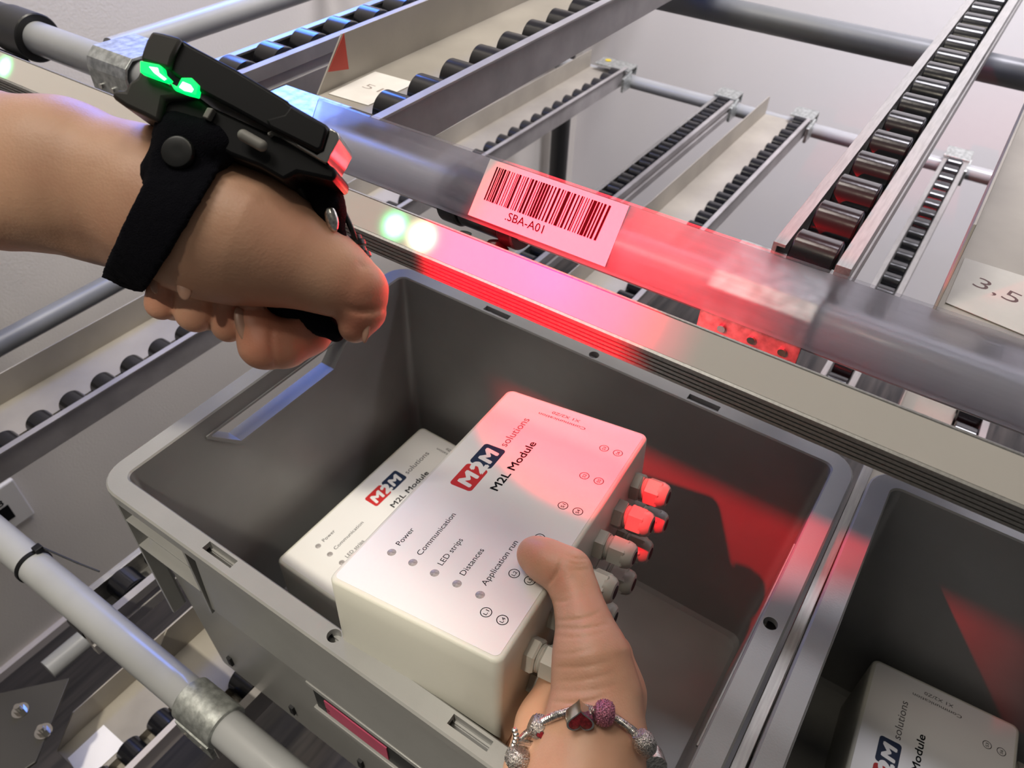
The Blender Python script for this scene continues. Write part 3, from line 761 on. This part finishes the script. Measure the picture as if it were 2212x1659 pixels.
# ---- left arm with the scanner
LH = [
 ([(-1150, 180, 330, 225), (-330, 318, 300, 185), (-60, 362, 300, 160), (130, 372, 298, 146), (300, 418, 296, 134), (380, 462, 294, 142), (470, 498, 291, 142), (560, 522, 290, 130), (650, 560, 290, 94), (725, 600, 290, 71), (777, 630, 290, 59)], 9, 4),
 ([(60, 440, 306, 100), (205, 500, 304, 56), (300, 520, 302, 80)], 8, 8),
 ([(777, 630, 290, 57), (783, 672, 291, 47), (768, 704, 292, 37)], 3, 3),
 ([(440, 560, 322, 70), (600, 600, 322, 60)], 8, 8),
 ([(352, 606, 300, 33), (350, 655, 303, 32), (378, 655, 322, 34), (430, 590, 326, 36)], 3, 1.5),
 ([(420, 622, 300, 40), (424, 672, 303, 42), (450, 668, 326, 42), (480, 600, 330, 40)], 3, 1.2),
 ([(492, 650, 304, 30), (494, 702, 306, 33), (530, 695, 330, 40), (550, 620, 334, 40)], 3, 1.2),
 ([(548, 692, 300, 38), (572, 740, 302, 52), (612, 742, 305, 54)], 5, 1.2),
 ([(622, 742, 305, 50), (668, 716, 309, 46), (696, 690, 316, 34), (650, 620, 330, 40)], 4, 1.6),
]
fL, pL = chains_field(LH)
fLp, _ = chains_field(LH[:2])
fLc = creases(fL, [((742, 664), (828, 664), 272, 1.3, 1.5), ((590, 690), (600, 800), 285, 1.1, 1.0), ((775, 560), (800, 580), 280, 1.6, .5)])
blushL = [(at(790, 640, 280), 13, .7), (at(775, 700, 285), 9, .9), (at(570, 730, 290), 18, .75), (at(680, 720, 300), 16, .9), (at(350, 640, 300), 12, .6), (at(425, 680, 300), 10, .45), (at(490, 690, 300), 9, .5), (at(640, 520, 270), 20, .25)]
lo = pL.min(0) - 34; hi = pL.max(0) + 34
armL = organic('person', fLc, lo, hi, 1.3, M_SKIN, blush=blushL)
tag(armL, 'bare left forearm and fist wearing the black scanner, reaching in from the left edge', 'person')
def nail(px, py, D, w_, h_, ang, parent, tilt=0.0, sink=0.0):
    """a curved plate lying on the fingertip and facing the viewer side"""
    q = MB(); c_ = at(px, py, D)
    R_ = Matrix([[CR[0][i] for i in range(3)], [CR[1][i] for i in range(3)], [CR[2][i] for i in range(3)]]).transposed()
    M_ = R_ @ Matrix.Rotation(math.radians(ang), 3, 'Z') @ Matrix.Rotation(math.radians(tilt), 3, 'Y')
    q.sphere(c_, 1.0, (w_, h_, 1.1), 24, M_)
    o = q.build('fingernail', M_NAIL, parent, smooth=True); return o
for px, py, w_, h_, a_, t_ in ((524, 702, 2.6, 7.2, -16, -20), (791, 712, 1.8, 5.2, 8, 40), (333, 606, 1.8, 5.0, -8, -20), (398, 622, 2.6, 4.6, -8, -10)):
    D = surf_depth(fLc, px, py); nail(px, py, D + .35, w_, h_, a_, armL, t_)

# ---- scanner and its glove straps
sc_ = thing('wrist_scanner', 'black wearable scanner with a green light, strapped on the left hand', 'scanner', (0, 0, 0))
vdir = CR[2]
def slab(pts, k, ox, oy, D, th):
    P = [at(ox + x / k, oy + y / k, D) for x, y in pts]; return [tuple(p) for p in P], tuple(vdir * th)
def trace(name, m_, pts, D, th, k=3.6867, ox=180, oy=40, parent=None, bevel=.8):
    q = MB(); q.prism(*slab(pts, k, ox, oy, D, th)); return q.build(name, m_, parent or sc_, smooth=True, bevel=bevel)
trace('housing', M_BLK, [(770, 155), (845, 205), (1210, 400), (1620, 650), (1640, 672), (1950, 852), (1950, 890), (1905, 1040), (1870, 1070), (1500, 890), (1190, 720), (960, 600), (700, 440), (690, 400), (715, 300)], 262, 30, bevel=1.2)
trace('housing_panel', M_BLK, [(1650, 690), (1940, 862), (1935, 900), (1895, 1030), (1865, 1050), (1480, 860), (1450, 800), (1600, 760)], 260.6, 3, bevel=.8)
trace('end_cap', M_BLKG, [(545, 95), (630, 112), (770, 150), (775, 175), (712, 300), (685, 400), (630, 385), (450, 330), (470, 250), (500, 170)], 260, 26, bevel=1.6)
trace('base', M_BLK, [(620, 560), (900, 610), (1020, 700), (1450, 900), (1510, 880), (1680, 980), (2015, 1195), (2010, 1280), (1980, 1290), (1700, 1230), (1590, 1290), (1400, 1180), (1170, 1090), (1060, 1030), (620, 760)], 266, 22, bevel=1.4)
trace('front_block', M_BLKG, [(450, 400), (700, 530), (900, 615), (640, 640), (600, 830), (480, 770), (330, 700), (215, 620), (240, 560), (330, 570), (360, 500), (420, 470)], 263, 28, bevel=2.0)
trace('bumper', M_CHROME, [(1962, 862), (2030, 910), (2035, 960), (1935, 1150), (1880, 1120), (1690, 1010), (1700, 985), (1860, 1075), (1905, 1045), (1950, 900)], 263, 22, bevel=1.6)
trace('edge_trim', M_GREYB, [(1460, 910), (1510, 884), (1700, 990), (1930, 1130), (1925, 1150), (1690, 1015), (1510, 905), (1475, 935)], 263.5, 3, bevel=.4)
trace('seam_clip', M_GREYB, [(985, 705), (1035, 715), (990, 800), (945, 780)], 263, 8, bevel=.4)
cap = [(1350 + 120 * c_ * .86 - 0 + 42 * (-s_) * .5, 970 + 120 * c_ * .5 + 42 * s_ * .86) for c_, s_ in [(1, 0)]]
q = MB(); a = at(180 + 1275 / 3.6867, 40 + 930 / 3.6867, 262); b = at(180 + 1420 / 3.6867, 40 + 1012 / 3.6867, 262); q.tube(a, b, 2.0, n=20); q.sphere(a, 2.0); q.sphere(b, 2.0)
bt = q.build('side_button', M_GREYB, sc_, smooth=True); bt['label'] = 'grey rubber side button'
g1 = trace('status_window', M_GREEN, [(450, 335), (600, 365), (630, 385), (640, 430), (690, 480), (660, 500), (570, 470), (450, 425)], 259.2, 3, bevel=.3); g1['label'] = 'lit green status window'
g2 = trace('status_window', M_GREEN, [(690, 510), (745, 540), (780, 470), (860, 470), (920, 530), (900, 615), (800, 590), (720, 560)], 260.9, 3, bevel=.3); g2['label'] = 'lit green status window'
trace('lamp_core', M_GREENW, [(760, 545), (790, 500), (850, 525), (875, 560), (860, 585), (800, 572)], 260.5, 2, parent=g2, bevel=.2)
trace('lamp_core', M_GREENW, [(520, 380), (590, 390), (600, 430), (660, 478), (640, 490), (560, 430)], 258.8, 2, parent=g1, bevel=.2)
# wrist strap: a plush band hugging the hand, with the thick end around the snap
cA, cB = at(452, 262, 292), at(283, 575, 292); axd = (cB - cA) / np.linalg.norm(cB - cA); cm = at(366, 425, 292)
vd = (cm - CP) / np.linalg.norm(cm - CP); nb = np.cross(axd, vd); nb /= np.linalg.norm(nb)
knob = chain([(390, 292, 272, 54), (452, 312, 272, 56)]); knob2 = chain([(378, 330, 270, 46), (352, 376, 272, 46)]); tail_ = chain([(440, 345, 272, 34), (490, 312, 270, 26)])
def fstrap(P):
    d = fLp(P); band = np.maximum(np.abs(d - 2.2) - 2.0, np.abs((P - cm) @ nb) - 8.9 + .035 * ((P - cm) @ axd))
    k_ = smin(smin(cone_d(P, knob[0][0], knob[1][0], knob[0][1], knob[1][1]), cone_d(P, knob2[0][0], knob2[1][0], knob2[0][1], knob2[1][1]), 4), cone_d(P, tail_[0][0], tail_[1][0], tail_[0][1], tail_[1][1]), 4)
    wob = .35 * np.sin(P[:, 0] * 1.7 + 2 * np.sin(P[:, 1])) * np.sin(P[:, 1] * 1.9) * np.sin(P[:, 2] * 1.5)
    return smin(band, k_, 3) + wob
slo = np.minimum(cA, cB) - 48; shi = np.maximum(cA, cB) + 48
st = organic('wrist_strap', fstrap, slo, shi, 1.5, M_FAB, sc_)
D = surf_depth(fstrap, 383, 328)
def snap(px, py, D, r_, parent, sx=1.0, m_=M_JOINT):
    c_ = at(px, py, D); d_ = -vdir
    q = MB(); q.lathe(c_ - d_ * 1.5, d_, [(0, r_), (1.5, r_), (2.1, r_ * .93), (2.3, r_ * .8), (2.25, r_ * .3)], n=36); return q.build('snap_button', m_, parent, smooth=True)
snap(383, 328, D - 1.6, 5.6, st)
# glove pad by the thumb, trigger strap under it and the cable
pad = chain([(655, 402, 288, 26), (700, 405, 286, 30)]); pad2 = chain([(700, 405, 286, 36), (712, 452, 285, 32), (735, 515, 286, 14)]); pad3 = chain([(672, 420, 292, 30), (700, 480, 292, 24)]); pad4 = chain([(610, 385, 294, 20), (672, 425, 292, 24)])
def fpad(P):
    d = cone_d(P, pad[0][0], pad[1][0], pad[0][1], pad[1][1])
    for c_ in (pad2, pad3, pad4):
        for (a, ra), (b, rb) in zip(c_, c_[1:]): d = smin(d, cone_d(P, a, b, ra, rb), 3)
    return d + .25 * np.sin(P[:, 0] * 1.7) * np.sin(P[:, 1] * 1.9) * np.sin(P[:, 2] * 1.5)
pp = np.array([p for c_ in (pad, pad2, pad3, pad4) for p, _ in c_])
pd_ = organic('glove_pad', fpad, pp.min(0) - 12, pp.max(0) + 12, 1.2, M_FAB, sc_)
D = surf_depth(fpad, 716, 470)
q = MB(); q.sphere(at(716, 470, D), 1, (2.4, 5.6, 2.0), 20, Matrix([[CR[0][i] for i in range(3)], [CR[1][i] for i in range(3)], [CR[2][i] for i in range(3)]]).transposed() @ Matrix.Rotation(math.radians(-14), 3, 'Z')); q.build('snap_button', M_SILVER, pd_, smooth=True)
trg = chain([(590, 664, 312, 34), (645, 668, 306, 36), (695, 692, 301, 31), (726, 720, 297, 19)])
def ftrg(P):
    d = None
    for (a, ra), (b, rb) in zip(trg, trg[1:]): q_ = cone_d(P, a, b, ra, rb); d = q_ if d is None else smin(d, q_, 3)
    return np.maximum(d, -(fL(P) - .2))
pp = np.array([p for p, _ in trg]); organic('trigger_strap', ftrg, pp.min(0) - 9, pp.max(0) + 9, 1.0, M_FAB, sc_)
def poly_tube(pts, r_, name, m_, parent, n=12):
    P = [Vector(p) for p in pts]; q = MB(); L_ = []
    up = Vector(vdir)
    for i, p in enumerate(P):
        d_ = (P[min(i + 1, len(P) - 1)] - P[max(i - 1, 0)]).normalized(); u = d_.cross(up).normalized(); v = d_.cross(u)
        L_.append([p + (u * math.cos(2 * PI * k / n) + v * math.sin(2 * PI * k / n)) * r_ for k in range(n)])
    q.loops(L_); return q.build(name, m_, parent, smooth=True, angle=60)
def spline(pts, n=8):
    P = [np.array(p, float) for p in pts]; P = [2 * P[0] - P[1]] + P + [2 * P[-1] - P[-2]]; out = []
    for i in range(1, len(P) - 2):
        for k in range(n):
            t = k / n; out.append(.5 * ((2 * P[i]) + (-P[i - 1] + P[i + 1]) * t + (2 * P[i - 1] - 5 * P[i] + 4 * P[i + 1] - P[i + 2]) * t * t + (-P[i - 1] + 3 * P[i] - 3 * P[i + 1] + P[i + 2]) * t ** 3))
    out.append(P[-2]); return out
poly_tube(spline([at(722, 430, 290), at(742, 458, 288), at(757, 490, 288), at(768, 520, 290)]), 1.1, 'cable', M_JOINT, sc_)
poly_tube(spline([at(590, 350, 272), at(630, 385, 278), at(655, 420, 284), at(668, 450, 288)]), 1.5, 'strap_wire', M_JOINT, sc_)
q = MB()
for k, (x, y, r_) in enumerate(((764, 512, 3.0), (768, 524, 3.8), (773, 538, 3.2), (778, 550, 4.0), (784, 560, 2.2))):
    a = at(x, y, 292); b = at(x + 3, y + 9, 292); q.tube(a, b, r_, n=14)
q.build('cable_plug', M_JOINT, sc_, smooth=True)

# ---- right arm holding the module
def ml(u, v, h): p = MR @ Vector((u, v, h)) + MT; return np.array(p)
def topx(p):  # project a point (mm) to (px, py, depth)
    c_ = CR @ (p - CP); return (1106 + FOC * c_[0] / c_[2], 829.5 + FOC * c_[1] / c_[2], c_[2])
RH = [
 ([(1154, 1197, 384, 38), (1180, 1212, 381, 43), (1226, 1237, 377, 49), (1246, 1290, 370, 47), (1262, 1350, 362, 56), (1277, 1420, 356, 80), (1288, 1500, 352, 92), (1280, 1600, 342, 108), (1262, 1700, 335, 128), (1250, 1860, 328, 150), (1240, 2400, 325, 190)], 6, 5),
 ([(1240, 1450, 400, 62), (1195, 1575, 366, 76), (1185, 1680, 352, 92), (1200, 1830, 340, 110)], 8, 8),
 ([(1310, 1420, 382, 58), (1322, 1500, 372, 66), (1310, 1600, 352, 82)], 8, 9),
]
def fing(v0, v1):
    pts = [ml(130, v0, -44), ml(119, v0 + 2, -82), ml(88, (v0 + v1) / 2, -87.5), ml(52, v1, -87), ml(30, v1 + 1, -85.5)]
    rs = [10, 9.4, 8.6, 7.9, 6.8]
    return [(*topx(p), r_ * FOC / topx(p)[2]) for p, r_ in zip(pts, rs)]
for v0, v1 in ((6, 20), (24, 40), (43, 60), (62, 82)): RH.append((fing(v0, v1), 4, 3))
RH.append(([(1270, 1480, 390, 66), topx(ml(128, 18, -50)) + (58,), topx(ml(128, 52, -46)) + (52,)], 8, 6))
fR, pR = chains_field(RH)
fRc = creases(fR, [((1196, 1340), (1300, 1322), 0, .75, .8), ((1196, 1356), (1320, 1346), 0, .6, .7), ((1196, 1374), (1310, 1366), 0, .6, .5), ((1190, 1412), (1290, 1396), 0, .7, .4), ((1190, 1440), (1320, 1428), 0, .8, .5),
    ((1196, 1472), (1330, 1450), 0, .7, .45), ((1196, 1492), (1340, 1478), 0, .7, .4), ((1192, 1516), (1310, 1506), 0, .9, 1.3), ((1192, 1530), (1280, 1524), 0, .8, .8),
    ((1180, 1268), (1212, 1206), 0, .8, 1.2), ((1214, 1196), (1276, 1206), 0, .7, .6), ((1212, 1208), (1272, 1216), 0, .6, .5), ((1216, 1222), (1272, 1228), 0, .6, .4), ((1190, 1296), (1240, 1290), 0, .7, .5)])
# keep the skin out of the module body
def fR2(P):
    L_ = (P - np.array(MT)) @ np.array(MR)
    bx = np.maximum.reduce([-L_[:, 0], L_[:, 0] - MW, -L_[:, 1], L_[:, 1] - ML, -MH - L_[:, 2], L_[:, 2]])
    return np.maximum(fRc(P), -(bx - .15))
blushR = [(at(1150, 1185, 370), 9, .55), (at(1245, 1200, 350), 10, .9), (at(1190, 1250, 360), 10, .7), (at(1110, 1590, 345), 14, .4), (at(1230, 1260, 350), 10, .4)]
lo = pR.min(0) - 30; hi = pR.max(0) + 30
armR = organic('person', fR2, lo, hi, 1.15, M_SKIN, blush=blushR)
tag(armR, 'bare right hand in a charm bracelet, thumb pressed on the held white control box', 'person')

# ---- bracelet: snake chain with charms, lying on the wrist
br = thing('charm_bracelet', 'silver charm bracelet with heart and bead charms on the right wrist', 'bracelet', (0, 0, 0))
def on_skin(px, py, lift): D = surf_depth(fR2, px, py, 230, 420); return at(px, py, D - lift)
front = [(1108, 1650), (1118, 1612), (1135, 1588), (1160, 1568), (1195, 1548), (1232, 1536), (1260, 1530), (1300, 1540), (1330, 1552), (1358, 1572), (1384, 1596)]
path = []
for x, y in front:
    D = surf_depth(fR2, min(max(x, 1125), 1365), y, 230, 420)
    path.append(at(x, y, min(D, 345) - 3.2))
c_end = at(1404, 1622, 338); c_back = at(1420, 1700, 372); b1 = at(1260, 1760, 395); b2 = at(1105, 1720, 372)
ringp = path + [c_end, c_back, b1, b2, path[0]]
cpts = spline(ringp, 10)
poly_tube(cpts, 1.5, 'snake_chain', M_SILVER, br, n=14)
q = MB()  # the chain's twisted links
for i in range(0, len(cpts) - 1):
    a, b = cpts[i], cpts[i + 1]; L_ = np.linalg.norm(b - a); k = max(1, int(L_ / 1.5))
    for s_ in range(k):
        p = a + (b - a) * s_ / k; d_ = (b - a) / max(L_, 1e-6); q.lathe(p, d_ + np.array((.35, 0, .25)), [(0, 1.5), (.45, 2.0), (.9, 1.5)], n=12)
q.build('chain_links', M_SILVER, br, smooth=True)
Rcam = Matrix([[CR[0][i] for i in range(3)], [CR[1][i] for i in range(3)], [CR[2][i] for i in range(3)]]).transposed()
def dir_at(px, py): return Vector(at(px, py, 300)) - Vector(CP)
def charm_barrel(px, py, D, ang, r_, L_, m_, name, studs=True):
    c_ = Vector(at(px, py, D)); d_ = Rcam @ Vector((math.cos(math.radians(ang)), math.sin(math.radians(ang)), 0))
    q = MB(); q.lathe(c_ - d_ * L_ / 2, d_, [(0, r_ * .45), (0, r_ * .66), (L_ * .08, r_ * .74), (L_ * .25, r_ * .95), (L_ * .5, r_), (L_ * .75, r_ * .95), (L_ * .92, r_ * .74), (L_, r_ * .66), (L_, r_ * .45)], n=32)
    if studs:
        u = d_.orthogonal().normalized(); v = d_.cross(u); rows = 7
        for i in range(rows):
            t = (i + .5) / rows; rr_ = r_ * (.80 + .2 * math.sin(PI * t)); n_ = 24
            for k in range(n_):
                a = 2 * PI * (k + .5 * (i % 2)) / n_; p = c_ + d_ * (t - .5) * L_ * .84 + (u * math.cos(a) + v * math.sin(a)) * rr_
                q.lathe(p, (u * math.cos(a) + v * math.sin(a)), [(-.25, .36), (.05, .36), (.28, .12)], n=6)
    return q.build(name, m_, br, smooth=True, angle=50)
def pd_at(px, py, off): 
    i = min(range(len(front)), key=lambda k: (front[k][0] - px) ** 2 + (front[k][1] - py) ** 2); return (CR @ (path[i] - CP))[2] + off
charm_barrel(1306, 1540, pd_at(1306, 1540, -1.5), 6, 5.4, 7.8, M_PAVEP, 'pink_bead')
b_ = charm_barrel(1165, 1570, pd_at(1165, 1570, -1.5), 28, 5.2, 9.0, M_PAVE, 'pave_bead')
charm_barrel(1118, 1638, pd_at(1115, 1640, 0), -65, 5.6, 8.0, M_PAVE, 'pave_bead')
charm_barrel(1392, 1605, pd_at(1384, 1596, -1.5), 60, 4.9, 9.5, M_PAVE, 'drop_bead', studs=False)
q = MB(); c_ = Vector(at(1408, 1645, 338)); d_ = Rcam @ Vector((.1, .3, -1)); q.lathe(c_, d_, [(-4, 5.6), (-3.6, 6), (3.6, 6), (4, 5.6)], n=32); q.build('clasp', M_SILVER, br, smooth=True)
# ribboned charm left
q = MB()
for k in range(5):
    a = at(1117 + k * 1.0, 1600 + k * 8, pd_at(1120, 1610, -3)); b = at(1150 - k * 1.5, 1606 + k * 9, pd_at(1120, 1610, -1)); q.tube(a, b, 1.15, n=10)
for k in range(9):
    q.sphere(at(1112 + 3 * math.sin(k), 1578 + k * 8, pd_at(1120, 1610, -4)), 1.5, seg=8)
q.build('ribbon_charm', M_SILVER, br, smooth=True)
def heart(n=40):
    P = []
    for i in range(n):
        t = 2 * PI * i / n; P.append((16 * math.sin(t) ** 3 / 16, (13 * math.cos(t) - 5 * math.cos(2 * t) - 2 * math.cos(3 * t) - math.cos(4 * t)) / 16))
    return P
def heart_charm(px, py, D, s, th, ang, name, tiltx=25):
    B = Rcam @ Matrix.Rotation(math.radians(ang), 3, 'Z') @ Matrix.Rotation(math.radians(tiltx), 3, 'X')
    c_ = Vector(at(px, py, D)); H = heart()
    ring = lambda sc_, zz: [c_ + B @ Vector((x * s * sc_, y * s * sc_, zz)) for x, y in H]
    q = MB(); q.loops([ring(1, th), ring(1.04, th * .5), ring(1, 0), ring(.86, 0), ring(.84, .5)]); h0 = q.build(name, M_CHROME, br, smooth=True)
    q = MB(); q.loops([ring(.85, .45), ring(.85, .2), ring(.7, .02)]); q.build('heart_inlay', M_ENAM, h0, smooth=True)
    return h0
heart_charm(1254, 1560, pd_at(1260, 1530, -8.0), 5.8, 7.0, 0, 'heart_charm', tiltx=17)
heart_charm(1167, 1588, pd_at(1165, 1570, -7.6), 1.9, 1.4, 160, 'small_heart', tiltx=10)
